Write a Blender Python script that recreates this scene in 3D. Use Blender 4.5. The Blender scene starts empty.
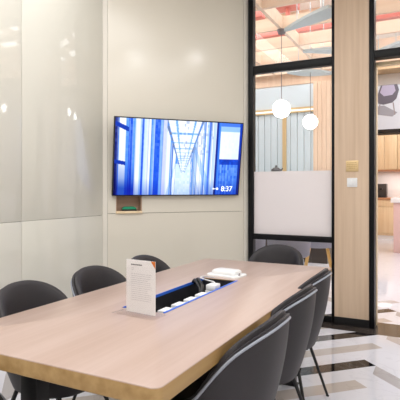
import bpy, bmesh, math, random
from mathutils import Vector, Matrix
random.seed(4)
PI = math.pi
R = math.radians
SC = bpy.context.scene
COL = SC.collection

# ------------------------------------------------------------------ materials
def lin(c):
    c = c / 255.0
    return c / 12.92 if c <= .04045 else ((c + .055) / 1.055) ** 2.4
def rgb(r, g, b): return (lin(r), lin(g), lin(b), 1)

def mat(name, col, rough=.5, metal=0, coat=0, coat_rough=.03, emit=None, estr=0, spec=.5):
    m = bpy.data.materials.new(name); m.use_nodes = True
    p = m.node_tree.nodes['Principled BSDF']
    p.inputs['Base Color'].default_value = col
    p.inputs['Roughness'].default_value = rough
    p.inputs['Metallic'].default_value = metal
    p.inputs['Coat Weight'].default_value = coat
    p.inputs['Coat Roughness'].default_value = coat_rough
    p.inputs['Specular IOR Level'].default_value = spec
    if emit:
        p.inputs['Emission Color'].default_value = emit
        p.inputs['Emission Strength'].default_value = estr
    return m

class X:                                            # tiny maths-node expression builder
    def __init__(s, nt, sock): s.nt, s.sock = nt, sock
    def op(s, kind, b=None, c=None):
        n = s.nt.nodes.new('ShaderNodeMath'); n.operation = kind
        for i, v in enumerate((s, b, c)):
            if v is None: continue
            if isinstance(v, X): s.nt.links.new(v.sock, n.inputs[i])
            else: n.inputs[i].default_value = v
        return X(s.nt, n.outputs[0])
    def __add__(s, o): return s.op('ADD', o)
    def __sub__(s, o): return s.op('SUBTRACT', o)
    def __mul__(s, o): return s.op('MULTIPLY', o)
    def lt(s, o): return s.op('LESS_THAN', o)
    def gt(s, o): return s.op('GREATER_THAN', o)
    def mod(s, o): return s.op('FLOORED_MODULO', o)

def mixc(nt, fac, a, b):
    n = nt.nodes.new('ShaderNodeMix'); n.data_type = 'RGBA'
    nt.links.new(fac.sock if isinstance(fac, X) else fac, n.inputs[0])
    for v, i in ((a, 6), (b, 7)):
        if hasattr(v, 'is_linked') or hasattr(v, 'links'): nt.links.new(v, n.inputs[i])
        else: n.inputs[i].default_value = v
    return n.outputs[2]

def wood(name, c1, c2, axis='X', rough=.4, scale=1.0, coat=0):
    """straight fine grain running along the given object axis"""
    m = mat(name, c1, rough, coat=coat, coat_rough=.15); nt = m.node_tree
    tc = nt.nodes.new('ShaderNodeTexCoord'); mp = nt.nodes.new('ShaderNodeMapping')
    s = {'X': (1.2, 26, 26), 'Y': (26, 1.2, 26), 'Z': (26, 26, 1.0)}[axis]
    mp.inputs['Scale'].default_value = [v * scale for v in s]
    nt.links.new(tc.outputs['Object'], mp.inputs[0])
    nz = nt.nodes.new('ShaderNodeTexNoise'); nz.inputs['Scale'].default_value = 1.0
    nz.inputs['Detail'].default_value = 5
    nt.links.new(mp.outputs[0], nz.inputs['Vector'])
    rp = nt.nodes.new('ShaderNodeValToRGB')
    rp.color_ramp.elements[0].position = .32; rp.color_ramp.elements[0].color = c2
    rp.color_ramp.elements[1].position = .68; rp.color_ramp.elements[1].color = c1
    nt.links.new(nz.outputs[0], rp.inputs[0])
    nt.links.new(rp.outputs[0], nt.nodes['Principled BSDF'].inputs['Base Color'])
    return m

def glass(name, tint=(1, 1, 1, 1), refl=1.0, rough=0.0):
    m = bpy.data.materials.new(name); m.use_nodes = True; nt = m.node_tree
    nt.nodes.remove(nt.nodes['Principled BSDF'])
    out = nt.nodes['Material Output']
    tr = nt.nodes.new('ShaderNodeBsdfTransparent'); tr.inputs[0].default_value = tint
    gl = nt.nodes.new('ShaderNodeBsdfGlossy'); gl.inputs['Roughness'].default_value = rough
    fr = nt.nodes.new('ShaderNodeFresnel'); fr.inputs[0].default_value = 1.4
    mu = nt.nodes.new('ShaderNodeMath'); mu.operation = 'MULTIPLY'; mu.inputs[1].default_value = refl
    nt.links.new(fr.outputs[0], mu.inputs[0])
    mx = nt.nodes.new('ShaderNodeMixShader')
    nt.links.new(mu.outputs[0], mx.inputs[0]); nt.links.new(tr.outputs[0], mx.inputs[1]); nt.links.new(gl.outputs[0], mx.inputs[2])
    nt.links.new(mx.outputs[0], out.inputs[0])
    return m

def frost(name, col, through=.25):
    m = bpy.data.materials.new(name); m.use_nodes = True; nt = m.node_tree
    nt.nodes.remove(nt.nodes['Principled BSDF']); out = nt.nodes['Material Output']
    di = nt.nodes.new('ShaderNodeBsdfDiffuse'); di.inputs[0].default_value = col
    tl = nt.nodes.new('ShaderNodeBsdfTranslucent'); tl.inputs[0].default_value = col
    tr = nt.nodes.new('ShaderNodeBsdfTransparent')
    m1 = nt.nodes.new('ShaderNodeMixShader'); m1.inputs[0].default_value = .5
    nt.links.new(di.outputs[0], m1.inputs[1]); nt.links.new(tl.outputs[0], m1.inputs[2])
    m2 = nt.nodes.new('ShaderNodeMixShader'); m2.inputs[0].default_value = through
    nt.links.new(m1.outputs[0], m2.inputs[1]); nt.links.new(tr.outputs[0], m2.inputs[2])
    nt.links.new(m2.outputs[0], out.inputs[0])
    return m

def emis(name, col, s):
    m = bpy.data.materials.new(name); m.use_nodes = True; nt = m.node_tree
    nt.nodes.remove(nt.nodes['Principled BSDF'])
    e = nt.nodes.new('ShaderNodeEmission'); e.inputs[0].default_value = col; e.inputs[1].default_value = s
    nt.links.new(e.outputs[0], nt.nodes['Material Output'].inputs[0])
    return m

M = dict(
    cream_glass=mat('cream_back_painted_glass', rgb(232, 229, 217), .35, coat=1, coat_rough=.045),
    cream_panel=mat('cream_lacquer_panel', rgb(234, 227, 212), .45, coat=1, coat_rough=.17),
    cream_trim=mat('cream_trim', rgb(238, 232, 220), .4),
    white_paint=mat('white_paint', rgb(236, 232, 224), .7),
    dark_gap=mat('dark_gap', rgb(160, 152, 138), .8),
    black_frame=mat('black_powder_coat', rgb(12, 12, 15), .4, spec=.25),
    black=mat('black_plastic', rgb(16, 16, 18), .35),
    black_tray=mat('black_tray', rgb(38, 38, 42), .5),
    black_metal=mat('black_steel', rgb(22, 22, 24), .4),
    top_wood=wood('bleached_oak_lit_top', rgb(194, 170, 159), rgb(184, 158, 145), 'Y', .32),  # pink cast of the lighting is put into the top's colour
    edge_wood=wood('oak_edge', rgb(180, 147, 98), rgb(156, 122, 74), 'Y', .38),
    column_wood=wood('pale_oak_veneer', rgb(222, 196, 170), rgb(208, 180, 153), 'Z', .45),
    jamb_wood=wood('light_maple_jamb', rgb(250, 226, 188), rgb(240, 214, 174), 'Z', .4),
    lobby_wood=wood('blush_oak_panel', rgb(234, 208, 184), rgb(224, 194, 168), 'Z', .5),
    kitchen_wood=wood('honey_oak_cabinet', rgb(240, 212, 172), rgb(232, 200, 156), 'Z', .4),
    lattice_wood=wood('pale_ash_beam', rgb(238, 214, 192), rgb(228, 200, 176), 'X', .5, .5),
    niche_wood=wood('rosy_oak', rgb(205, 172, 150), rgb(190, 156, 134), 'X', .45),
    leather=mat('charcoal_leather', rgb(52, 49, 52), .5, spec=.35),
    piping=mat('light_grey_piping', rgb(160, 164, 176), .4),
    blue=mat('blue_strip', rgb(52, 112, 226), .4),
    white_plastic=mat('white_plastic', rgb(240, 240, 240), .35),
    paper=mat('paper', rgb(252, 249, 249), .6),
    ink=mat('grey_ink', rgb(228, 224, 226), .7),
    dark_ink=mat('dark_ink', rgb(120, 114, 118), .7),
    orange=mat('orange_print', rgb(228, 128, 48), .6),
    acrylic=glass('clear_acrylic', (1, 1, 1, 1), .35),
    pane=glass('clear_pane', (.985, .995, .99, 1), .55),
    film=frost('frosted_film', (.95, .915, .915, 1), .22),
    tv_body=mat('tv_bezel', rgb(22, 24, 34), .35),
    text_white=emis('clock_white', (.9, .97, 1, 1), 1.3),
    green=mat('green_felt_cover', rgb(22, 150, 110), .6),
    brass=mat('brushed_brass', rgb(222, 194, 146), .35, metal=.4),
    gold=mat('gold_leg', rgb(222, 180, 110), .3, metal=.8),
    brass_dark=mat('brass_engraving', rgb(200, 168, 116), .5, metal=.3),
    grey_velvet=mat('grey_velvet', rgb(150, 148, 160), .8),
    blue_grey=mat('pale_blue_grey_panel', rgb(206, 220, 228), .5),
    fin=mat('blue_grey_fin', rgb(184, 196, 200), .5),
    red=mat('red_duct_paint', rgb(206, 120, 110), .5),
    lobby_white=mat('lobby_white', rgb(244, 240, 236), .6),
    globe=emis('opal_globe', (1, .985, .96, 1), 11.0),
    led=emis('led_strip', (1, .95, .85, 1), 1.3),
    lamp=emis('downlight_disc', (.97, .98, 1, 1), 105),
    panel_light=emis('ceiling_panel_diffuser', (1, .98, .95, 1), 3.0),
    terrazzo=mat('pink_terrazzo', rgb(232, 196, 190), .4),
    white_stone=mat('white_stone', rgb(246, 244, 244), .2),
    counter_wood=mat('counter_top_wood', rgb(196, 140, 100), .4),
    appliance=mat('dark_appliance', rgb(62, 52, 46), .3),
    pot=mat('dark_grey_ceramic', rgb(82, 84, 88), .4),
    yellow=mat('yellow_card', rgb(236, 206, 90), .5),
    baseboard=mat('black_plinth', rgb(24, 23, 25), .35),
    chrome=mat('chrome', rgb(200, 200, 205), .2, metal=1),
)

def floor_material():
    m = mat('marble_chevron_floor', rgb(236, 234, 238), .06, spec=.3); nt = m.node_tree
    g = nt.nodes.new('ShaderNodeNewGeometry'); sp = nt.nodes.new('ShaderNodeSeparateXYZ')
    nt.links.new(g.outputs['Position'], sp.inputs[0])
    x, y = X(nt, sp.outputs[0]), X(nt, sp.outputs[1])
    # marble veining
    nz = nt.nodes.new('ShaderNodeTexNoise'); nz.inputs['Scale'].default_value = 2.3; nz.inputs['Detail'].default_value = 8
    nz.inputs['Distortion'].default_value = 1.6
    nt.links.new(g.outputs['Position'], nz.inputs['Vector'])
    vein = X(nt, nz.outputs[0]).op('SUBTRACT', .5).op('ABSOLUTE').lt(.012) * .22
    white = mixc(nt, vein, rgb(226, 225, 232), rgb(196, 194, 202))
    dark = mixc(nt, X(nt, nz.outputs[0]).op('SUBTRACT', .47).op('ABSOLUTE').lt(.006) * .5, rgb(24, 20, 20), rgb(110, 102, 96))
    tan = mixc(nt, vein, rgb(196, 186, 180), rgb(170, 158, 150))
    gry = mixc(nt, vein, rgb(186, 180, 180), rgb(160, 152, 150))
    brn = mixc(nt, vein, rgb(168, 152, 140), rgb(140, 124, 112))
    HW, P, W = .65, .872, .187
    xx = (x + (.45 + HW)).mod(2 * HW) - HW            # -HW..HW, apex at 0
    left = xx.lt(0.0)
    vl = y - xx; vr = y + xx
    fb = (vl - 3.706).mod(P); ft = (vl - 3.270).mod(P)
    fg = (vr - 3.53).mod(P); fn = (vr - 3.97).mod(P)
    endb = xx.lt(fb * -.5); endt = xx.lt(ft * -.5)
    c = mixc(nt, left * fb.lt(W) * endb, white, dark)
    c = mixc(nt, left * ft.lt(W) * endt, c, tan)
    right = xx.gt(0.0)
    c = mixc(nt, right * fg.lt(.175), c, gry)
    band = y.gt(4.50) * y.lt(4.92)
    c = mixc(nt, band, c, mixc(nt, vein, rgb(70, 62, 58), rgb(110, 102, 96)))
    c = mixc(nt, y.gt(5.96), c, white)
    nt.links.new(c, nt.nodes['Principled BSDF'].inputs['Base Color'])
    return m
M['floor'] = floor_material()

# ------------------------------------------------------------------ mesh helpers
def add_box(bm, lo, hi, bev=0, seg=2, mi=0):
    lo, hi = Vector(lo), Vector(hi); c = (lo + hi) / 2; s = hi - lo
    r = bmesh.ops.create_cube(bm, size=1, matrix=Matrix.Translation(c) @ Matrix.Diagonal((abs(s.x), abs(s.y), abs(s.z), 1)))
    vs = r['verts']
    fs = {f for v in vs for f in v.link_faces}
    for f in fs: f.material_index = mi
    if bev:
        es = list({e for v in vs for e in v.link_edges})
        rr = bmesh.ops.bevel(bm, geom=es, offset=bev, segments=seg, affect='EDGES', profile=.5)
        for f in rr['faces']: f.material_index = mi

def add_tube(bm, pts, rad, n=8, closed=False, cap=True):
    pts = [Vector(p) for p in pts]; N = len(pts)
    rads = rad if isinstance(rad, (list, tuple)) else [rad] * N
    rings = []; prev = None
    for i, p in enumerate(pts):
        a = pts[(i - 1) % N] if (closed or i > 0) else p
        b = pts[(i + 1) % N] if (closed or i < N - 1) else p
        t = (b - a).normalized()
        if prev is None:
            up = Vector((0, 0, 1)) if abs(t.z) < .9 else Vector((1, 0, 0))
            q = t.cross(up).normalized()
        else:
            q = (prev - t * prev.dot(t)).normalized()
        prev = q; w = t.cross(q)
        rings.append([bm.verts.new(p + (q * math.cos(2 * PI * k / n) + w * math.sin(2 * PI * k / n)) * rads[i]) for k in range(n)])
    for i in range(N if closed else N - 1):
        A, B = rings[i], rings[(i + 1) % N]
        for k in range(n): bm.faces.new((A[k], A[(k + 1) % n], B[(k + 1) % n], B[k]))
    if cap and not closed:
        bm.faces.new(list(reversed(rings[0]))); bm.faces.new(rings[-1])

def add_lathe(bm, prof, c=(0, 0, 0), n=24):
    c = Vector(c); rings = []
    for r, z in prof:
        if r < 1e-6: rings.append([bm.verts.new(c + Vector((0, 0, z)))])
        else: rings.append([bm.verts.new(c + Vector((r * math.cos(2 * PI * k / n), r * math.sin(2 * PI * k / n), z))) for k in range(n)])
    for A, B in zip(rings, rings[1:]):
        for k in range(n):
            a = [A[0]] if len(A) == 1 else [A[k], A[(k + 1) % n]]
            b = [B[0]] if len(B) == 1 else [B[(k + 1) % n], B[k]]
            if len(a) + len(b) > 2: bm.faces.new(a + b)

def add_prism(bm, pts, lo, hi, axis='Z', mi=0):
    """extrude a 2D outline; axis Z: pts=(x,y); axis Y: pts=(x,z)"""
    def V(p, h): return bm.verts.new((p[0], p[1], h) if axis == 'Z' else (p[0], h, p[1]))
    A = [V(p, lo) for p in pts]; B = [V(p, hi) for p in pts]; n = len(pts)
    fs = [bm.faces.new(A), bm.faces.new(B)]
    for i in range(n): fs.append(bm.faces.new((A[i], A[(i + 1) % n], B[(i + 1) % n], B[i])))
    for f in fs: f.material_index = mi

def obj(name, bm, m, parent=None, smooth=True, angle=38, loc=None, rot=None):
    bmesh.ops.recalc_face_normals(bm, faces=bm.faces)
    me = bpy.data.meshes.new(name); bm.to_mesh(me); bm.free()
    for mm in (m if isinstance(m, (list, tuple)) else [m]): me.materials.append(mm)
    if smooth:
        for p in me.polygons: p.use_smooth = True
        me.set_sharp_from_angle(angle=R(angle))
    o = bpy.data.objects.new(name, me); COL.objects.link(o)
    if parent: o.parent = parent
    if loc is not None: o.location = loc
    if rot is not None: o.rotation_euler = rot
    return o
def boxo(name, lo, hi, m, parent=None, bev=0, loc=None, rot=None):
    bm = bmesh.new(); add_box(bm, lo, hi, bev); return obj(name, bm, m, parent, loc=loc, rot=rot)
def boxes(name, lst, m, parent=None, bev=0):
    bm = bmesh.new()
    for lo, hi in lst: add_box(bm, lo, hi, bev)
    return obj(name, bm, m, parent)
def thing(name, label, cat, loc=(0, 0, 0), rot=(0, 0, 0), group=None):
    o = bpy.data.objects.new(name, None); COL.objects.link(o); o.empty_display_size = .1
    o.location = loc; o.rotation_euler = rot; o['label'] = label; o['category'] = cat
    if group: o['group'] = group
    return o
def tag(o, label, cat, group=None):
    o['label'] = label; o['category'] = cat
    if group: o['group'] = group
    return o
def struct(o, label=None, cat=None):
    o['kind'] = 'structure'
    if label: o['label'] = label
    if cat: o['category'] = cat
    return o
def sempty(name, loc=(0, 0, 0), rot=(0, 0, 0), label=None, cat=None):
    o = bpy.data.objects.new(name, None); COL.objects.link(o); o.location = loc; o.rotation_euler = rot
    return struct(o, label, cat)
def dup(root, loc, rot, label, group=None):
    r = root.copy(); COL.objects.link(r); r.location = loc; r.rotation_euler = rot; r['label'] = label
    if group: r['group'] = group
    for ch in list(root.children):
        c = ch.copy(); COL.objects.link(c); c.parent = r
        for g in list(ch.children):
            d = g.copy(); COL.objects.link(d); d.parent = c
    return r

# ------------------------------------------------------------------ room dimensions
XL = -2.87                       # left wall
YP = 4.72                        # glazed partition
CH = 3.5                         # meeting room ceiling
P0 = Vector((-2.87, 3.6, 0)); UA = math.atan2(1.12, 1.005); UL = 1.505   # slanted wall with the television
RZ = UA

# ------------------------------------------------------------------ setting
struct(boxo('floor', (-7, -3, -.1), (7, 15, 0), M['floor']), 'polished white marble floor inlaid with black and tan chevron strips', 'floor')
struct(boxo('ceiling', (-3.1, -3, CH), (2.6, 4.80, CH + .1), M['white_paint']), 'white ceiling over the meeting room', 'ceiling')
struct(boxo('wall_back', (-3.1, -3.1, 0), (2.6, -3, CH), M['white_paint']), 'plain wall behind the viewer', 'wall')
struct(boxo('wall_right', (2.5, -3, 0), (2.6, 4.66, CH), M['white_paint']), 'plain wall on the right of the meeting room', 'wall')

wl = sempty('wall_left', (0, 0, 0), label='left wall clad in glossy cream glass boards', cat='wall')
boxo('wall_body', (XL - .16, -3, 0), (XL - .022, 3.72, CH), M['dark_gap'], wl)
for (a, b) in ((-3.0, -.2), (-.2, 1.205), (1.205, 2.61), (2.61, 3.575)):
    for (z0, z1) in ((.08, 1.052), (1.052, CH)):
        boxo('glass_board', (XL - .02, a + .0012, z0 + .0012), (XL, b - .0012, z1 - .0012), M['cream_glass'], wl, bev=.0015)
struct(boxo('baseboard_left', (XL - .02, -3, 0), (XL + .004, 3.56, .078), M['cream_trim']))

wf = sempty('wall_front', P0, (0, 0, RZ), 'slanted cream lacquer wall behind the television', 'wall')
boxo('wall_body', (0, .125, 0), (UL + .1, .25, CH), M['white_paint'], wf)
bm = bmesh.new()
add_prism(bm, [(.03, 1.068), (.110, 1.068), (.110, 1.42), (.365, 1.42), (.365, 1.068), (1.462, 1.068), (1.462, CH), (.03, CH)], 0, .02, 'Y')
obj('upper_panel', bm, M['cream_panel'], wf, smooth=False)
boxo('lower_panel', (.03, 0, .08), (1.462, .02, 1.064), M['cream_panel'], wf)
boxo('backing', (.0, .11, 0), (UL, .124, CH), M['dark_gap'], wf)
struct(boxo('trim_1', (-.035, -.004, 0), (.027, .10, CH), M['cream_trim'], loc=P0, rot=(0, 0, RZ)), 'cream vertical strip in the corner left of the television', 'trim')
struct(boxo('trim_2', (1.465, -.004, 0), (UL + .02, .10, CH), M['cream_trim'], loc=P0, rot=(0, 0, RZ)), 'cream vertical strip beside the black partition post', 'trim')
struct(boxo('baseboard_front', (.03, -.006, 0), (1.46, .02, .078), M['cream_trim'], loc=P0, rot=(0, 0, RZ)))

# glazed partition
win = sempty('window_1', (0, 0, 0), label='black framed glass partition with a frosted band', cat='window')
boxo('post', (-1.842, 4.69, 0), (-1.786, 4.77, CH), M['black_frame'], win, .003)
boxo('post', (-.976, 4.69, 0), (-.944, 4.77, CH), M['black_frame'], win, .003)
boxo('rail', (-1.786, 4.695, 2.507), (-.976, 4.765, 2.587), M['black_frame'], win, .003)
boxo('rail', (-1.786, 4.695, .775), (-.976, 4.765, .832), M['black_frame'], win, .003)
boxo('sill', (-1.786, 4.695, 0), (-.976, 4.765, .06), M['black_frame'], win, .003)
for z0, z1 in ((.06, .775), (.832, 2.507), (2.587, CH)):
    boxo('pane', (-1.786, 4.728, z0), (-.976, 4.738, z1), M['pane'], win)
fl = boxo('frosted_film', (-1.785, 4.722, .833), (-.977, 4.7265, 1.482), M['film'], win); fl['label'] = 'frosted white privacy film'
wp = sempty('wall_far', (0, 0, 0), label='oak faced pier between glass partition and doorway', cat='wall')
boxo('oak_panel', (-.944, 4.672, .075), (-.628, 4.87, CH), M['column_wood'], wp)
boxo('black_edge', (-.626, 4.664, 0), (-.580, 4.80, CH), M['black_frame'], wp, .002)
boxo('plinth', (-.944, 4.666, 0), (-.627, 4.90, .074), M['baseboard'], wp)
dr = sempty('door_1', (0, 0, 0), label='doorway beside the oak pier with pale maple lining and glazed top light', cat='door')
boxo('jamb', (-.625, 4.802, 0), (-.574, 4.875, 2.506), M['jamb_wood'], dr, .002)
boxo('head_lining', (-.574, 4.802, 2.470), (.52, 4.86, 2.506), M['jamb_wood'], dr, .002)
boxo('transom', (-.578, 4.67, 2.515), (.6, 4.78, 2.588), M['black_frame'], dr, .002)
boxo('top_light', (-.578, 4.728, 2.589), (.6, 4.738, CH), M['pane'], dr)
boxo('jamb', (.52, 4.67, 0), (.6, 4.96, 2.506), M['black_frame'], dr, .002)
struct(boxo('wall_partition', (.61, 4.67, 0), (2.6, 4.9, CH), M['white_paint']), 'plain wall right of the doorway', 'wall')

# light switch and brass plate on the pier
t = thing('light_switch', 'square white light switch on the oak pier below the brass plate', 'switch', (-.779, 4.672, 1.362))
boxo('switch_plate', (-.047, -.009, -.043), (.047, 0, .043), M['white_plastic'], t, .003)
boxo('rocker', (-.03, -.013, -.028), (-.002, -.009, .028), M['white_plastic'], t, .001)
boxo('rocker', (.002, -.013, -.028), (.03, -.009, .028), M['white_plastic'], t, .001)
t = thing('name_plate', 'small brass plate with faint engraving on the oak pier above the switch', 'sign', (-.779, 4.672, 1.517))
boxo('plate', (-.057, -.006, -.052), (.057, 0, .052), M['brass'], t, .002)
bm = bmesh.new()
for zz, w0, w1 in ((.034, -.045, .03), (.016, -.045, .045), (-.002, -.045, .04), (-.02, -.03, .02)):
    xq = w0
    while xq < w1:
        w_ = random.uniform(.006, .014); add_box(bm, (xq, -.0068, zz - .004), (xq + w_, -.0058, zz + .004)); xq += w_ + .004
obj('engraving', bm, M['brass_dark'], t)

# ------------------------------------------------------------------ television
def tv_colour(u, v):
    """blue-toned picture of a server hall, u to the right, v downwards"""
    def h(k): return (math.sin(k * 127.1 + 11.7) * 43758.5453) % 1.0
    def mix(a, b, t): t = max(0, min(1, t)); return tuple(a[i] * (1 - t) + b[i] * t for i in range(3))
    deep, blue, mid, pale, white, lav = (6, 20, 110), (24, 84, 226), (84, 152, 246), (182, 218, 255), (248, 252, 255), (198, 206, 255)
    n1 = h(int(u * 230)); n2 = h(int(u * 64) * 31 + int(v * 26) * 7); n3 = h(int(u * 118) + 900)
    bars = [(0, .022, deep), (.022, .032, mid), (.032, .078, white), (.078, .100, mid), (.100, .128, blue), (.128, .150, mid), (.150, .182, white), (.182, .196, pale), (.196, .212, blue),
            (.212, .232, pale), (.232, .262, white), (.262, .276, mid), (.276, .292, pale), (.292, .335, blue), (.335, .352, mid), (.352, .385, lav)]
    vx, vy = .525, .70
    c = None
    for a, b, k in bars:
        if a <= u < b: c = k
    if c is not None:
        if n1 < .25: c = mix(c, blue, .35)
        elif n1 > .8: c = mix(c, white, .35)
        c = mix(c, white, .25 * n2 * (1 - v))
    elif u < .76:
        du, dv = u - vx, v - vy
        half = .012 + .20 * max(0, (vy - v)); cx = du / half if half else 9
        if v < vy and -1.05 < cx < 1.0:                     # lit ceiling receding to the far end
            q = 1.0 / (vy - v + .06)
            c = mix(white, pale, .3 * n2)
            if (q * 2.3) % 1.0 > .84: c = mix(pale, mid, n2)
            if abs(cx + .45) < .06 or abs(cx - .55) < .05: c = mix(pale, mid, .4 + .4 * n2)
            if abs(cx) > .88: c = mix(mid, (110, 120, 160), n2)
            if abs(cx - .1) < .12 and n2 > .6: c = mix(c, (150, 165, 205), .6)
        else:                                               # racks either side, in perspective
            k = int(math.log(abs(du) + .02) * 17 + (5 if du > 0 else 0)); hh = h(k + 40)
            c = blue if hh < .14 else mid if hh < .3 else pale if hh < .6 else white
            ang = (dv + .9) / (abs(du) + .04)
            if h(int(ang * 3.0) + 77 + (9 if du > 0 else 0)) < .22: c = mix(c, mid, .4)
            if n1 < .28: c = mix(c, (70, 110, 190), .45)
            elif n1 > .75: c = mix(c, white, .5)
            if dv > -.12 and abs(du) < .06: c = mix(white, pale, .3 + .4 * n2)
            if du > .05 and v < .45 and n2 > .72: c = mix(c, (120, 140, 190), .35)
    elif u < .818:
        c = mix(white, mid, n3 * .8) if u < .782 else mix((16, 44, 150), deep, .3 * v) if u < .802 else mix(mid, blue, n1)
    elif u < .98:
        if v < .05: c = mix(blue, pale, .3)
        elif v < .12: c = mix(pale, mid, .3)
        elif v < .50: c = mix((244, 253, 255), pale, .15 * n2)
        elif v < .58: c = mix(blue, deep, .4 * n2)
        else: c = mix(mix(mid, blue, n3), pale, .8 * n2 * (1.25 - v))
    else: c = mix(blue, deep, .3 + .5 * v)
    if abs((v - .07) - u * .75) < .03 and u < .1: c = mix(blue, deep, .4)     # brackets at the left window
    if u < .082 and abs(v - .56 - u * .3) < .025: c = mix(blue, deep, .4)
    edge = max(0, abs(u - .50) - .28) * .26
    k = edge * (.3 + 1.2 * v) * 2.2 + max(0, (v - .78)) * 2.2 * (1.0 if u < .33 or u > .62 else .4)
    if u < .15: k += max(0, (v - .55)) * 1.6
    k = min(k, 1)
    return (c[0] * (1 - .85 * k), c[1] * (1 - .68 * k), c[2] * (1 - .28 * k))

def make_tv():
    W, Hh, T = 1.318, .748, .035
    t = thing('television', 'wall mounted flat television showing a blue server hall and the time', 'television',
              P0 + Vector((math.cos(UA), math.sin(UA), 0)) * .722 + Vector((math.sin(UA), -math.cos(UA), 0)) * .115 + Vector((0, 0, 1.602)),
              (R(9.6), 0, RZ))
    boxo('bezel', (-W / 2, 0, -Hh / 2), (W / 2, T, Hh / 2), M['tv_body'], t, .003)
    boxo('mount_arm', (-.16, T, -.1), (.16, T + .045, .1), M['black_metal'], t)
    # picture
    nx, nz = 280, 156; b = .011; me = bpy.data.meshes.new('screen')
    vs = []; fs = []; cols = []
    for j in range(nz):
        for i in range(nx):
            u = i / (nx - 1); v = j / (nz - 1)
            vs.append((-W / 2 + b + u * (W - 2 * b), -.0008, Hh / 2 - b - v * (Hh - 2 * b)))
            cols.append([lin(q) for q in tv_colour(u, v)] + [1])
    for j in range(nz - 1):
        for i in range(nx - 1):
            a = j * nx + i; fs.append((a, a + nx, a + nx + 1, a + 1))
    me.from_pydata(vs, [], fs)
    at = me.color_attributes.new('picture', 'FLOAT_COLOR', 'POINT')
    for i, c in enumerate(cols): at.data[i].color = c
    m = mat('television_picture', (0, 0, 0, 1), .2, spec=.15); nt = m.node_tree; p = nt.nodes['Principled BSDF']
    an = nt.nodes.new('ShaderNodeVertexColor'); an.layer_name = 'picture'
    nt.links.new(an.outputs[0], p.inputs['Emission Color']); p.inputs['Emission Strength'].default_value = 1.1
    M['tv_picture'] = m
    me.materials.append(m)
    s = bpy.data.objects.new('screen', me); COL.objects.link(s); s.parent = t
    s['label'] = 'glowing blue and white picture of a server hall'
    # clock reading
    cu = bpy.data.curves.new('clock_text', 'FONT'); cu.body = '8:37'; cu.size = .074; cu.extrude = .0004; cu.offset = .001
    tmp = bpy.data.objects.new('clock_text', cu); COL.objects.link(tmp)
    bpy.context.view_layer.update()
    me2 = bpy.data.meshes.new_from_object(tmp.evaluated_get(bpy.context.evaluated_depsgraph_get()))
    bpy.data.objects.remove(tmp)
    me2.materials.clear(); me2.materials.append(M['text_white'])
    ck = bpy.data.objects.new('clock_digits', me2); COL.objects.link(ck); ck.parent = s
    ck.location = (.452, -.0025, -.328); ck.rotation_euler = (PI / 2, 0, 0)
    for cx, r in ((.368, .009), (.386, .006), (.410, .013)):
        bm = bmesh.new(); add_prism(bm, [(cx + r * math.cos(k * PI / 6), -.303 + r * math.sin(k * PI / 6)) for k in range(12)], -.0025, -.0014, 'Y')
        obj('status_icon', bm, M['text_white'], s)
make_tv()

# niche shelf with eraser
SX = P0 + Vector((math.cos(UA), math.sin(UA), 0)) * .2375
nr = thing('wall_niche', 'small rosy wood niche shelf below the left end of the television', 'shelf', (SX.x, SX.y, 1.062), (0, 0, RZ))
boxo('back_board', (-.118, .098, .026), (.118, .108, .356), M['niche_wood'], nr)
boxo('side_board', (-.127, .001, .026), (-.119, .108, .356), M['niche_wood'], nr)
boxo('side_board', (.119, .001, .026), (.127, .108, .356), M['niche_wood'], nr)
boxo('ledge', (-.127, -.022, .003), (.127, .108, .025), M['jamb_wood'], nr, .002)
e = thing('whiteboard_eraser', 'green topped whiteboard eraser lying in the wall niche', 'eraser', (SX.x + .012 * math.cos(UA), SX.y + .012 * math.sin(UA), 1.0875), (0, 0, RZ))
boxo('felt_pad', (-.072, .01, 0), (.066, .065, .016), M['black'], e, .003)
bm = bmesh.new()
add_prism(bm, [(-.072, .016), (-.066, .034), (-.05, .042), (.036, .042), (.058, .032), (.066, .016)], .008, .067, 'Y')
obj('grip', bm, M['green'], e)

# ------------------------------------------------------------------ conference table
TX0, TX1, TY0, TY1, TZ, TT = -1.69, -.70, 1.11, 3.39, .75, .058
SX0, SX1, SY0, SY1 = -1.335, -1.10, 1.80, 2.64
tb = thing('conference_table', 'long pale oak conference table with a cable trough down its middle', 'table', ((TX0 + TX1) / 2, (TY0 + TY1) / 2, 0))
ox, oy = tb.location.x, tb.location.y
def round_rect(x0, x1, y0, y1, r, n=6):
    out = []
    for cx, cy, a in ((x1 - r, y1 - r, 0), (x0 + r, y1 - r, 90), (x0 + r, y0 + r, 180), (x1 - r, y0 + r, 270)):
        for k in range(n + 1): out.append((cx + r * math.cos(R(a + 90 * k / n)), cy + r * math.sin(R(a + 90 * k / n))))
    return out
bm = bmesh.new()
def loop(pts, z): return [bm.verts.new((p[0] - ox, p[1] - oy, z)) for p in pts]
def rr(i): return round_rect(TX0 + i, TX1 - i, TY0 + i, TY1 - i, .03 - i)
hole = [(SX0, SY0), (SX1, SY0), (SX1, SY1), (SX0, SY1)]
levels = [(rr(.004), TZ), (rr(.0012), TZ - .0012), (rr(0), TZ - .004), (rr(0), TZ - TT + .004), (rr(.004), TZ - TT)]
L = [loop(p, z) for p, z in levels]
for k, (A, B) in enumerate(zip(L, L[1:])):
    for i in range(len(A)):
        f = bm.faces.new((A[i], A[(i + 1) % len(A)], B[(i + 1) % len(B)], B[i])); f.material_index = 1 if k >= 2 else 0
h1 = loop(hole, TZ); h2 = loop(hole, TZ - TT)
for i in range(4):
    f = bm.faces.new((h1[i], h1[(i + 1) % 4], h2[(i + 1) % 4], h2[i])); f.material_index = 1
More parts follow.
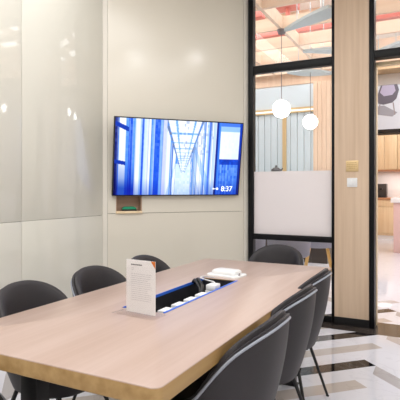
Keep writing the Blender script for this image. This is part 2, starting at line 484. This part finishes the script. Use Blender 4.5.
for A, Hh, mi in ((L[0], h1, 0), (L[-1], h2, 1)):
    es = []
    for lp in (A, Hh):
        for i in range(len(lp)):
            e_ = bm.edges.get((lp[i], lp[(i + 1) % len(lp)])); es.append(e_)
    r_ = bmesh.ops.triangle_fill(bm, edges=es, use_beauty=True, normal=(0, 0, 1))
    for g in r_['geom']:
        if isinstance(g, bmesh.types.BMFace): g.material_index = mi
obj('tabletop', bm, [M['top_wood'], M['edge_wood']], tb, angle=30)
# black trough
x0, x1, y0, y1 = SX0 - ox, SX1 - ox, SY0 - oy, SY1 - oy
boxes('cable_trough', [((x0, y0, .60), (x1, y1, .606)), ((x0, y0, .606), (x0 + .004, y1, TZ - .004)), ((x1 - .004, y0, .606), (x1, y1, TZ - .016)),
                       ((x0 + .004, y0, .606), (x1 - .004, y0 + .004, TZ - .004)), ((x0 + .004, y1 - .004, .606), (x1 - .004, y1, TZ - .004))], M['black_tray'], tb)
boxo('blue_liner', (x0 + .0045, y0 + .004, TZ - .013), (x0 + .0075, y1 - .004, TZ + .002), M['blue'], tb)
boxo('blue_liner', (x1 - .012, y0 + .004, TZ - .014), (x1 - .0002, y1 - .004, TZ + .0025), M['blue'], tb)
for k in range(5):
    yy = y0 + .06 + k * .123
    s_ = boxo('power_socket', (x1 - .078, yy, .690), (x1 - .014, yy + .078, .741), M['white_plastic'], tb, .004)
    boxo('socket_face', (x1 - .066, yy + .018, .7412), (x1 - .030, yy + .060, .7418), M['paper'], s_)
boxo('socket_rail', (x1 - .085, y0 + .02, .650), (x1 - .008, y1 - .02, .689), M['black_tray'], tb)
# legs: two black steel portal frames
for yc in (-.85, .85):
    for sx in (-1, 1):
        boxo('leg', (sx * .27 - .045, yc - .035, .006), (sx * .27 + .045, yc + .035, .655), M['black_metal'], tb, .004)
    for xa, xb in ((-.42, x0 - .003), (x1 + .003, .42)): boxo('cross_rail', (xa, yc - .03, .656), (xb, yc + .03, TZ - TT - .001), M['black_metal'], tb, .002)
    boxo('foot_rail', (-.33, yc - .035, 0), (.33, yc + .035, .006), M['black_metal'], tb)

# ------------------------------------------------------------------ tub chairs
def rim_h(phi):
    a = abs(phi)
    pts = [(0, .812), (.35, .806), (.75, .768), (1.05, .700), (1.3, .600), (1.55, .528), (2.0, .502), (2.6, .488), (PI, .482)]
    def lerp(a):
        a = abs(a); a = min(a, 2 * PI - a)
        for (a0, h0), (a1, h1) in zip(pts, pts[1:]):
            if a <= a1: return h0 + (h1 - h0) * (a - a0) / (a1 - a0)
        return pts[-1][1]
    return sum(lerp(a + .05 * k) for k in range(-4, 5)) / 9 + .012 * max(0, math.cos(phi))
def shell_pt(phi, t, off=0):
    """phi 0 = middle of the back; t 0..1 from the underside centre to the rim"""
    H = rim_h(phi); zb = .368
    if t < .3:
        q = t / .3; r = .70 * math.sin(q * PI / 2) ** .9; z = zb + .018 * q ** 3
    else:
        q = (t - .3) / .7
        r = .70 + .30 * (1 - (1 - q) ** 1.7) * (.55 + .45 * (H - .485) / .315) ; z = zb + .018 + (H - zb - .018) * q ** 1.05
        r += 0
    a, b = .272, .285
    n = 2.35
    cs, sn = math.cos(phi), math.sin(phi)
    rad = 1.0 / ((abs(sn) / a) ** n + (abs(cs) / b) ** n) ** (1 / n)
    rr_ = max(0, rad * r - off)
    return Vector((rr_ * sn, -rr_ * cs, z))
def make_chair(label):
    t = thing('tub_chair', label, 'chair', group='charcoal tub chairs around the conference table')
    NP, NT = 72, 14
    phis = [2 * PI * k / NP - PI for k in range(NP)]
    bm = bmesh.new()
    c0 = bm.verts.new((0, 0, .368)); rows = []
    for j in range(1, NT + 1): rows.append([bm.verts.new(shell_pt(p, j / NT)) for p in phis])
    for k in range(NP): bm.faces.new((c0, rows[0][k], rows[0][(k + 1) % NP]))
    for A, B in zip(rows, rows[1:]):
        for k in range(NP): bm.faces.new((A[k], A[(k + 1) % NP], B[(k + 1) % NP], B[k]))
    # over the rim into the outer lip
    lip = [bm.verts.new(shell_pt(p, 1, .012) + Vector((0, 0, -.002))) for p in phis]
    low = [bm.verts.new(shell_pt(p, .93, .014)) for p in phis]
    for A, B in ((rows[-1], lip), (lip, low)):
        for k in range(NP): bm.faces.new((A[k], A[(k + 1) % NP], B[(k + 1) % NP], B[k]))
    obj('shell', bm, M['leather'], t, angle=60)
    # inner upholstery: padded roll just inside the rim, down to the seat
    bm = bmesh.new(); rows = []
    prof = [(.93, .0145, 0), (.985, .013, .004), (1.0, .018, .012), (1.0, .032, .013), (.985, .046, .002), (.93, .054, 0), (.80, .056, 0), (.66, .055, 0), (.5, .052, 0)]
    for tt, off, dz in prof: rows.append([bm.verts.new(shell_pt(p, tt, off) + Vector((0, 0, dz))) for p in phis])
    for A, B in zip(rows, rows[1:]):
        for k in range(NP): bm.faces.new((A[k], A[(k + 1) % NP], B[(k + 1) % NP], B[k]))
    obj('backrest', bm, M['leather'], t, angle=60)
    bm = bmesh.new(); rows = []
    for tt, off, z in ((.5, .052, .455), (.5, .056, .468), (.5, .075, .478), (.5, .12, .482)):
        row = []
        for p in phis:
            q = shell_pt(p, tt, off); row.append(bm.verts.new((q.x, q.y, z)))
        rows.append(row)
    cc = bm.verts.new((0, 0, .480))
    for A, B in zip(rows, rows[1:]):
        for k in range(NP): bm.faces.new((A[k], A[(k + 1) % NP], B[(k + 1) % NP], B[k]))
    for k in range(NP): bm.faces.new((cc, rows[-1][(k + 1) % NP], rows[-1][k]))
    obj('seat', bm, M['leather'], t, angle=60)
    bm = bmesh.new()
    add_tube(bm, [shell_pt(p, .975, -.001) for p in phis], .0055, 6, closed=True)
    p_ = obj('piping', bm, M['piping'], t, angle=80); p_['label'] = 'light grey piping along the rim'
    for sx in (-1, 1):
        for sy in (-1, 1):
            bm = bmesh.new()
            add_tube(bm, [(sx * .135, sy * .125, .374), (sx * .235, sy * .225, .004)], [.0105, .008], 10)
            l_ = obj('leg', bm, M['black_metal'], t)
            bm = bmesh.new(); add_lathe(bm, [(0, 0), (.010, 0), (.010, .006), (0, .006)], (sx * .236, sy * .226, 0), 10)
            obj('glide', bm, M['black'], l_)
    return t
LX, RX = -1.645, -.835
spots = [
    ((LX, 1.72), -90, 'charcoal tub chair on the left of the table, nearest one whose back shows'),
    ((LX, 2.24), -90, 'charcoal tub chair on the left of the table, middle of the three backs in view'),
    ((LX, 2.78), -90, 'charcoal tub chair on the left, its back partly hidden behind the white sign holder'),
    ((LX + .02, 1.06), -90, 'charcoal tub chair at lower left, only its seat edge seen under the table'),
    ((-.815, 1.72), 90, 'charcoal tub chair on the right, nearest and largest with pale piping'),
    ((-.845, 2.28), 90, 'charcoal tub chair on the right, middle of the row of three'),
    ((-.88, 2.79), 90, 'charcoal tub chair on the right, farthest of the row, beside the oak pier'),
    ((-1.235, 3.60), 180, 'charcoal tub chair at the far end of the table before the partition'),
]
proto = None
for (x, y), a, lab in spots:
    rot = (0, 0, R(a + random.uniform(-2, 2)))
    if proto is None:
        proto = make_chair(lab); proto.location = (x, y, 0); proto.rotation_euler = rot
    else:
        dup(proto, (x, y, 0), rot, lab)

# ------------------------------------------------------------------ things on the table
sg = thing('sign_holder', 'clear acrylic sign holder with a printed white sheet standing on the table', 'sign', (-1.183, 1.735, TZ), (0, 0, R(-6 + 0)))
boxo('base_plate', (-.125, -.05, 0), (.105, .045, .004), M['acrylic'], sg, .001)
boxo('acrylic_front', (-.084, -.0045, .004), (.084, -.0025, .240), M['acrylic'], sg)
pp = boxo('printed_sheet', (-.082, -.0015, .006), (.082, .0005, .238), M['paper'], sg)
bm = bmesh.new()
xq = -.055
while xq < .0:
    w_ = random.uniform(.004, .009); add_box(bm, (xq, -.0022, .214), (xq + w_, -.0016, .219)); xq += w_ + .0015
obj('heading', bm, M['dark_ink'], pp)
bm = bmesh.new()
for zz, a, b in [(.200, -.052, -.035), (.193, -.052, -.04)] + [(.175 - .0088 * k, -.055, random.choice((.06, .062, .04, .056))) for k in range(14)]:
    xq = a
    while xq < b:
        w_ = random.uniform(.006, .02); add_box(bm, (xq, -.0021, zz), (min(xq + w_, b), -.0016, zz + .0028)); xq += w_ + .002
obj('body_text', bm, M['ink'], pp)
bm = bmesh.new(); add_prism(bm, [(.058, .238), (.082, .238), (.082, .206)], -.0022, -.0016, 'Y')
obj('corner_mark', bm, M['orange'], pp)

cv = thing('conference_hub', 'white rounded conference device at the far end of the cable trough', 'device', (-1.235, 2.775, TZ), (0, 0, R(-8)))
bm = bmesh.new()
def slab(bm, w, d, z0, z1, r, inset):
    A = round_rect(-w, w, -d, d, r, 5); B = round_rect(-w + inset, w - inset, -d + inset, d - inset, r - inset * .5, 5)
    rows = [[bm.verts.new((p[0], p[1], z)) for p in P_] for P_, z in ((A, z0), (A, z1 - inset * .7), (B, z1))]
    bm.faces.new(rows[0]); bm.faces.new(rows[-1])
    for P_, Q in zip(rows, rows[1:]):
        for k in range(len(P_)): bm.faces.new((P_[k], P_[(k + 1) % len(P_)], Q[(k + 1) % len(P_)], Q[k]))
slab(bm, .115, .075, 0, .012, .03, .004); obj('base', bm, M['white_plastic'], cv, angle=60)
bm = bmesh.new(); slab(bm, .088, .058, .012, .038, .03, .012); obj('body', bm, M['white_plastic'], cv, angle=60)
bm = bmesh.new(); add_lathe(bm, [(0, .0), (.008, 0), (.008, .012), (.005, .016), (0, .016)], (.103, -.02, .012), 12); obj('knob', bm, M['chrome'], cv)

def spline(pts, n=10):
    out = []; P_ = [Vector(p) for p in pts]
    for i in range(len(P_) - 1):
        a = P_[max(0, i - 1)]; b = P_[i]; c = P_[i + 1]; d = P_[min(len(P_) - 1, i + 2)]
        for k in range(n):
            t = k / n
            out.append(.5 * ((2 * b) + (c - a) * t + (2 * a - 5 * b + 4 * c - d) * t * t + (3 * b - a - 3 * c + d) * t ** 3))
    return out + [P_[-1]]
bm = bmesh.new()
for dx, dz in ((0, 0), (.016, .004), (.008, .015), (-.012, .008)):
    add_tube(bm, spline([(-1.315 + dx, 2.49, .742 + dz), (-1.285 + dx, 2.46, .762 + dz), (-1.235 + dx, 2.40, .752 + dz), (-1.205 + dx * .6, 2.36, .733 + dz), (-1.195 + dx * .4, 2.33, .70 + dz)]), .0085, 8)
tag(obj('power_cable', bm, M['black'], angle=80), 'black cable bundle arching out of the table trough', 'cable')
wc = thing('charging_cable', 'thin white cable with a white plug looping over the black cables', 'cable', (0, 0, 0))
bm = bmesh.new()
add_tube(bm, spline([(-1.262, 2.66, .7535), (-1.285, 2.56, .775), (-1.262, 2.46, .785), (-1.205, 2.43, .782), (-1.165, 2.44, .772), (-1.147, 2.425, .760)]), .0035, 6)
obj('cord', bm, M['white_plastic'], wc, angle=80)
boxo('plug', (-1.174, 2.352, .7421), (-1.118, 2.428, .772), M['white_plastic'], wc, .005)

# ------------------------------------------------------------------ ceiling lights of the meeting room
dl = None
def downlight(x, y, z, label, group):
    global dl
    if dl is None:
        t = thing('downlight', label, 'ceiling light', (x, y, z), group=group)
        bm = bmesh.new(); add_lathe(bm, [(.082, -.001), (.1, -.008), (.106, -.004), (.106, 0), (.082, 0), (.082, -.001)], n=24); obj('trim_ring', bm, M['white_plastic'], t)
        bm = bmesh.new(); add_lathe(bm, [(0, -.002), (.081, -.002), (.081, 0), (0, 0)], n=24); obj('lens', bm, M['lamp'], t)
        dl = t
    else: dup(dl, (x, y, z), (0, 0, 0), label, group)
for x, y in ((.32, 2.20), (.67, 3.12)):
    downlight(x, y, CH, 'round recessed downlight in the meeting room ceiling', 'meeting room downlights')

def area(name, loc, sx, sy, watts, col=(.985, .99, 1), rot=(0, 0, 0)):
    l = bpy.data.lights.new(name, 'AREA'); l.shape = 'RECTANGLE'; l.size = sx; l.size_y = sy; l.energy = watts; l.color = col
    o = bpy.data.objects.new(name, l); COL.objects.link(o); o.location = loc; o.rotation_euler = rot
    return o
area('meeting_room_light', (-1.2, 1.7, CH - .02), 1.6, 2.6, 35)
area('meeting_room_light', (1.2, 1.2, CH - .02), 1.2, 3.0, 30)
area('meeting_room_light', (-.6, -1.6, CH - .02), 2.6, 1.6, 56)
area('added_wall_fill', (-2.45, 2.0, CH - .02), .25, 2.4, 14)  # added strip without a fitting, brightens the upper left wall

# ------------------------------------------------------------------ lobby beyond the partition
YB = 9.2
struct(boxo('ceiling_lobby', (-7, 4.8, 4.8), (7, 15, 4.9), M['lobby_white']), 'white ceiling high above the timber lattice', 'ceiling')
struct(boxo('wall_above', (-7, 4.81, CH + .01), (7, 4.9, 4.8), M['lobby_white']), 'bulkhead above the partition', 'wall')
struct(boxo('wall_lobby_left', (-5.1, 4.9, 0), (-5.0, YB, 4.8), M['lobby_white']), 'white side wall of the lobby', 'wall')
struct(boxo('wall_lobby_right', (6.0, 4.9, 0), (6.1, 14, 4.8), M['lobby_white']), 'white far right wall of the lobby', 'wall')
lb = sempty('wall_lobby', (0, 0, 0), label='lobby wall with pale ribbed panelling and a lit brass shelf line', cat='wall')
boxo('upper_wall', (-5, YB, 3.36), (-1.75, YB + .12, 4.8), M['lobby_wood'], lb)
boxo('wall_body', (-5, YB + .02, 0), (-1.75, YB + .12, 3.36), M['lobby_white'], lb)
boxo('white_panel', (-5, YB, 2.90), (-2.25, YB + .02, 3.34), M['blue_grey'], lb)
bm = bmesh.new(); k = 0; xq = -5.0
while xq < -2.26:
    add_box(bm, (xq, YB - .012, .0), (min(xq + .125, -2.25), YB + .02, 2.80), .006, 1); xq += .135
obj('ribbed_panel', bm, M['blue_grey'], lb)
boxo('brass_trim', (-5, YB - .05, 2.80), (-2.25, YB + .02, 2.825), M['brass'], lb)
boxo('led_line', (-5, YB - .045, 2.826), (-2.25, YB + .02, 2.862), M['led'], lb)
boxo('brass_trim', (-5, YB - .05, 2.863), (-2.25, YB + .02, 2.898), M['brass'], lb)
boxo('brass_trim', (-2.865, YB - .05, 0), (-2.79, YB - .013, 2.80), M['brass'], lb)
bm = bmesh.new(); xq = -2.245
while xq < -1.76:
    add_box(bm, (xq, YB - .07, 0), (min(xq + .08, -1.752), YB + .02, 3.36), .004, 1); xq += .083
obj('oak_panel', bm, M['lobby_wood'], lb)
struct(boxo('wall_return', (-1.87, YB + .13, 0), (-1.76, 13.8, 4.8), M['lobby_wood']), 'oak return wall towards the kitchen', 'wall')
struct(boxo('wall_kitchen', (-1.76, 13.8, 0), (6, 13.9, 4.8), M['lobby_white']), 'white kitchen wall seen through the doorway', 'wall')
struct(boxo('trim_3', (-1.75, 13.2, 4.42), (6, 13.79, 4.79), M['kitchen_wood']), 'honey oak soffit high above the kitchen', 'trim')

# sideboard with a dark pot
sb = thing('sideboard', 'white sideboard on a dark plinth behind the frosted film by the ribbed wall', 'sideboard', (-2.75, 8.55, 0))
boxo('carcass', (-.95, -.22, .42), (.95, .22, 1.57), M['white_stone'], sb, .004)
boxo('top_board', (-.97, -.24, 1.571), (.97, .24, 1.60), M['white_stone'], sb, .004)
boxo('plinth', (-.94, -.2, 0), (.94, .2, .419), M['appliance'], sb)
pt = thing('teapot', 'dark grey pot with a knobbed lid on the sideboard above the frosted film', 'pot', (-2.765, 8.45, 1.6005))
bm = bmesh.new(); add_lathe(bm, [(0, 0), (.07, 0), (.092, .03), (.088, .06), (.05, .092), (0, .1)], n=20); obj('body', bm, M['pot'], pt, angle=70)
bm = bmesh.new(); add_lathe(bm, [(0, .098), (.026, .1), (.016, .115), (.02, .13), (0, .14)], n=14); obj('lid_knob', bm, M['pot'], pt, angle=70)
bm = bmesh.new(); add_tube(bm, [(.075, 0, .035), (.11, 0, .055), (.125, 0, .085)], [.02, .014, .011], 8); obj('spout', bm, M['pot'], pt)

# timber lattice
bm = bmesh.new()
for k in range(-3, 9):
    xb = -2.06 + .93 * k
    if -5 < xb < 6: add_box(bm, (xb - .025, 4.95, 3.56), (xb + .025, YB - .08, 3.74))
for k in range(-1, 4):
    yb = 6.54 + .85 * k
    add_box(bm, (-4.98, yb - .025, 3.561), (5.98, yb + .025, 3.741))
struct(obj('trim_4', bm, M['lattice_wood']), 'pale timber lattice hung under the lobby ceiling', 'lattice')
# red services above the lattice
def pipe(lab, lst, drop=None):
    t = thing('red_duct', lab, 'duct', (0, 0, 0))
    bm = bmesh.new()
    for lo, hi in lst: add_box(bm, lo, hi, .006)
    obj('duct_run', bm, M['red'], t)
    for lo, hi in lst:
        bm = bmesh.new(); add_tube(bm, [((lo[0] + hi[0]) / 2, (lo[1] + hi[1]) / 2, hi[2]), ((lo[0] + hi[0]) / 2, (lo[1] + hi[1]) / 2, 4.8)], .008, 6); obj('hanger', bm, M['white_plastic'], t)
    if drop:
        bm = bmesh.new(); add_tube(bm, drop, .035, 12); obj('drop_pipe', bm, M['red'], t)
        bm = bmesh.new(); add_lathe(bm, [(.05, -.03), (.05, .0), (.036, .02)], drop[-1], 12); obj('collar', bm, M['red'], t)
    return t
pipe('long red duct above the timber lattice, running across both openings', [((-4.9, 7.74, 3.90), (5.9, 7.90, 4.0))])
pipe('short red duct above the lattice, at the upper left corner of the glass partition', [((-4.9, 6.95, 3.96), (-2.5, 7.1, 4.08))])
pipe('red duct box with a drop pipe above the lattice, behind the pendant cord', [((-2.22, 6.75, 3.97), (-1.92, 7.0, 4.2))], [(-2.06, 6.85, 3.969), (-2.06, 6.85, 3.80)])

# blue-grey fins
def fin(lab, a, b, w, z, bulge=.5, hang=(.25, .75)):
    a, b = Vector(a), Vector(b); d = b - a; Ln = d.length; ang = math.atan2(d.y, d.x)
    t = thing('ceiling_fin', lab, 'ceiling fin', (a.x, a.y, z), (0, 0, ang), 'blue grey leaf shaped fins under the lobby lattice')
    n = 14; up = []; dn = []
    for k in range(n + 1):
        q = k / n; ww = w * (.10 + .90 * math.sin(PI * min(1, q * bulge + .02)))
        up.append((q * Ln, ww / 2)); dn.append((q * Ln, -ww / 2))
    bm = bmesh.new(); add_prism(bm, up + dn[::-1], -.02, .02)
    obj('leaf_panel', bm, M['fin'], t)
    for q in hang:
        bm = bmesh.new(); add_tube(bm, [(q * Ln, 0, .02), (q * Ln, 0, 4.8 - z)], .006, 6); obj('hanger', bm, M['fin'], t)
fin('large blue grey fin rising from the pendant canopy towards upper right', (-1.98, 6.46), (-1.18, 5.98), .30, 3.52, .55)
fin('small blue grey fin at the right edge of the upper pane', (-2.03, 7.57), (-1.3, 7.85), .34, 3.52, .5, (.15, .42))
fin('long blue grey fin just below the partition transom', (-2.42, 8.0), (-1.75, 8.45), .36, 3.32, .95)
fin('blue grey fin seen above the doorway transom', (-1.15, 8.35), (-.2, 7.65), .42, 3.5, .6, (.2, .5))

# pendants
def pendant(x, y, z, lab):
    t = thing('pendant_lamp', lab, 'lamp', (x, y, z), group='opal globe pendants in the lobby')
    bm = bmesh.new(); bmesh.ops.create_uvsphere(bm, u_segments=32, v_segments=18, radius=.125); obj('globe', bm, M['globe'], t, angle=80)
    bm = bmesh.new(); add_tube(bm, [(0, 0, .1235), (0, 0, 3.50 - z)], .005, 6); obj('cord', bm, M['dark_ink'], t)
    bm = bmesh.new(); add_lathe(bm, [(0, 3.50 - z), (.05, 3.505 - z), (.065, 3.54 - z), (.065, 3.5595 - z), (0, 3.5595 - z)], n=16); obj('canopy', bm, M['dark_ink'], t)
    return t
pp1 = pendant(-2.06, 6.54, 2.436, 'glowing white globe pendant, the left and nearer of the two')
p2 = dup(pp1, (-2.05, 8.13, 2.45), (0, 0, 0), 'glowing white globe pendant, the right and farther of the two')
for ch in list(p2.children):
    if ch.name.startswith('canopy'): bpy.data.objects.remove(ch)
dup(pp1, (.73, 7.18, 2.45), (0, 0, 0), 'glowing globe pendant seen only as a reflection in the left glass wall')
dup(pp1, (1.08, 8.3, 2.45), (0, 0, 0), 'farther globe pendant seen only as a reflection in the left glass wall')

# lobby chairs with brass legs
def lobby_chair(loc, rot, lab):
    t = thing('lounge_chair', lab, 'chair', loc, rot, 'grey velvet lobby chairs')
    bm = bmesh.new(); n = 24; rows = []
    for off, z0, zf in ((.0, .43, 0), (.03, .45, 0), (.04, .62, 1), (.045, .80, 2), (.02, .81, 2), (.0, .78, 2), (-.01, .6, 1)):
        row = []
        for k in range(n + 1):
            ph = -2.1 + 4.2 * k / n
            rr_ = .235 + off; row.append(bm.verts.new((rr_ * math.sin(ph), -rr_ * math.cos(ph), z0 - (.06 * zf * (1 - math.cos(ph)) if zf else 0))))
        rows.append(row)
    for A, B in zip(rows, rows[1:]):
        for k in range(n): bm.faces.new((A[k], A[k + 1], B[k + 1], B[k]))
    obj('backrest', bm, M['grey_velvet'], t, angle=60)
    bm = bmesh.new(); add_lathe(bm, [(0, .42), (.20, .425), (.235, .44), (.235, .475), (.2, .49), (0, .495)], n=24); obj('seat', bm, M['grey_velvet'], t, angle=60)
    for sx in (-1, 1):
        for sy in (-1, 1):
            bm = bmesh.new(); add_tube(bm, [(sx * .13, sy * .13, .425), (sx * .21, sy * .21, 0)], [.016, .010], 8); obj('leg', bm, M['gold'], t)
lobby_chair((-1.80, 6.02, 0), (0, 0, R(17)), 'grey velvet chair with brass legs, largest one seen under the frosted band')
lobby_chair((-1.70, 7.22, 0), (0, 0, R(17)), 'grey velvet chair with brass legs nearest the right post of the partition')
lobby_chair((-2.45, 6.15, 0), (0, 0, R(35)), 'grey velvet chair with brass legs nearest the left post of the partition')


# ------------------------------------------------------------------ kitchen beyond the doorway
YK = 13.2
for k in range(5):
    xa = -1.70 + .62 * k
    t = thing('wall_cabinet', ('honey oak wall cabinet over the kitchen counter, leftmost in the doorway', 'honey oak wall cabinet over the kitchen counter, second from left', 'honey oak wall cabinet third along the kitchen wall', 'honey oak wall cabinet fourth along the kitchen wall', 'honey oak wall cabinet last along the kitchen wall')[k], 'cabinet', (xa, YK, 1.80), group='kitchen wall cabinets')
    boxo('carcass', (.002, .022, 0), (.618, .59, .90), M['kitchen_wood'], t)
    for q in (0, 1): boxo('door', (.004 + .309 * q, 0, .012), (.306 + .309 * q, .02, .896), M['kitchen_wood'], t, .002)
    boxo('bottom_light_rail', (.004, .03, -.035), (.616, .58, -.001), M['counter_wood'], t)
    t = thing('base_cabinet', ('honey oak base cabinet under the dark box on the counter', 'honey oak base cabinet second from left, beside the pink bar', 'honey oak base cabinet third along the counter', 'honey oak base cabinet fourth along the counter', 'honey oak base cabinet last along the counter')[k], 'cabinet', (xa, YK - .08, 0), group='kitchen base cabinets')
    boxo('carcass', (.002, .022, .1), (.618, .66, 1.02), M['kitchen_wood'], t)
    boxo('drawer', (.004, 0, .84), (.616, .02, 1.015), M['kitchen_wood'], t, .002)
    boxo('door', (.004, 0, .16), (.616, .02, .83), M['kitchen_wood'], t, .002)
    boxo('kickboard', (.002, .05, 0), (.618, .66, .099), M['lobby_white'], t)
tag(boxo('worktop', (-1.72, YK - .1, 1.022), (1.45, 13.79, 1.075), M['counter_wood'], bev=.004), 'brown wooden kitchen worktop above the base cabinets', 'worktop')
cm = thing('coffee_machine', 'dark box shaped coffee machine on the kitchen worktop', 'appliance', (-1.48, 13.3, 1.0755))
boxo('body', (-.22, -.12, 0), (.14, .2, .36), M['appliance'], cm, .01)
boxo('drip_tray', (-.10, -.19, 0), (.12, -.121, .03), M['black'], cm, .003)
boxo('spout', (-.02, -.17, .2), (.04, -.121, .25), M['black'], cm, .003)

ds = thing('display_screen', 'large framed picture of a grey office chair high on the kitchen wall', 'picture', (-1.70, 13.18, 2.75))
boxo('frame', (0, .02, 0), (2.2, .06, 1.25), M['black'], ds, .004)
boxo('picture', (.0, .012, .10), (2.19, .019, 1.24), mat('picture_ground', rgb(204, 209, 218), .4), ds)
bm = bmesh.new()
add_prism(bm, [(.22, 1.24), (.62, 1.24), (.66, 1.1), (.6, .88), (.5, .78), (.28, .74), (.16, .78), (.12, .95)], .008, .0115, 'Y')
obj('chair_image', bm, mat('picture_chair', rgb(96, 92, 104), .4), ds)
bm = bmesh.new(); add_prism(bm, [(.26, 1.24), (.54, 1.24), (.58, 1.08), (.5, .98), (.3, .96), (.2, 1.06)], .004, .0075, 'Y')
obj('cushion_image', bm, mat('picture_cushion', rgb(172, 166, 190), .4), ds)
bm = bmesh.new(); add_prism(bm, [(.04, .70), (.3, .72), (.62, .52), (.5, .42), (.1, .5)], .008, .0115, 'Y')
obj('shadow_image', bm, mat('picture_shade', rgb(150, 150, 158), .4), ds)
bm = bmesh.new(); add_prism(bm, [(.0, 1.24), (.12, 1.24), (.12, .85), (.06, .6), (.0, .6)], .004, .0075, 'Y')
obj('curtain_image', bm, mat('picture_cream', rgb(222, 206, 184), .4), ds)
pl = mat('picture_leg', rgb(150, 140, 140), .4)
for a, b in (((.52, .78), (.56, .46)), ((.2, .76), (.16, .5))):
    bm = bmesh.new(); add_prism(bm, [(a[0] - .015, a[1]), (a[0] + .015, a[1]), (b[0] + .012, b[1]), (b[0] - .012, b[1])], .004, .0075, 'Y')
    obj('leg_image', bm, pl, ds)

bc = thing('bar_counter', 'pink terrazzo bar with a white stone top at the right edge of the doorway', 'bar', (-.93, 10.45, 0))
boxo('front', (0, 0, 0), (2.6, .6, 1.02), M['terrazzo'], bc, .01)
boxo('stone_top', (-.05, -.05, 1.021), (2.65, .65, 1.12), M['white_stone'], bc, .008)
kt = thing('coffee_kettle', 'small black kettle on the white bar top', 'kettle', (-.70, 10.75, 1.1205))
bm = bmesh.new(); add_lathe(bm, [(0, 0), (.085, 0), (.08, .1), (.055, .2), (.03, .22), (0, .225)], n=18); obj('body', bm, M['black'], kt, angle=60)
bm = bmesh.new(); add_tube(bm, spline([(.07, 0, .05), (.15, 0, .08), (.16, 0, .16), (.06, 0, .19)], 6), .012, 8); obj('handle', bm, M['black'], kt, angle=80)
cp = boxo('menu_card', (-.80, 10.48, 1.1205), (-.66, 10.50, 1.19), M['yellow'], bev=.002); tag(cp, 'small yellow card standing on the white bar top', 'card')

# lobby light
area('lobby_light', (-3.0, 7.0, 4.7), 3, 3, 120, (.95, .975, 1))
area('lobby_light', (1.5, 7.5, 4.7), 3.5, 4, 170, (.95, .975, 1))
area('kitchen_light', (.5, 11.6, 4.7), 4, 2.5, 85, (.95, .975, 1))
area('under_cabinet_light', (-.2, 13.4, 1.75), 2.8, .08, 12)

# ------------------------------------------------------------------ world, camera, view
w = bpy.data.worlds.new('World'); SC.world = w; w.use_nodes = True
w.node_tree.nodes['Background'].inputs[0].default_value = (1, .97, .94, 1)
w.node_tree.nodes['Background'].inputs[1].default_value = .35
cam = bpy.data.cameras.new('camera'); co = bpy.data.objects.new('camera', cam); COL.objects.link(co)
cam.sensor_width = 36; cam.lens = 36 * 476 / 400; cam.shift_y = -11 / 400; cam.clip_start = .05
co.location = (0, 0, 1.3); co.rotation_euler = (PI / 2, 0, R(27.2))
SC.camera = co
vs = SC.view_settings
vs.view_transform = 'Standard'; vs.look = 'None'; vs.gamma = 1; vs.use_curve_mapping = False; vs.exposure = 0.14
SC.cycles.max_bounces = 10; SC.cycles.transparent_max_bounces = 16
SC.cycles.use_denoising = True
SC.cycles.sample_clamp_indirect = 4
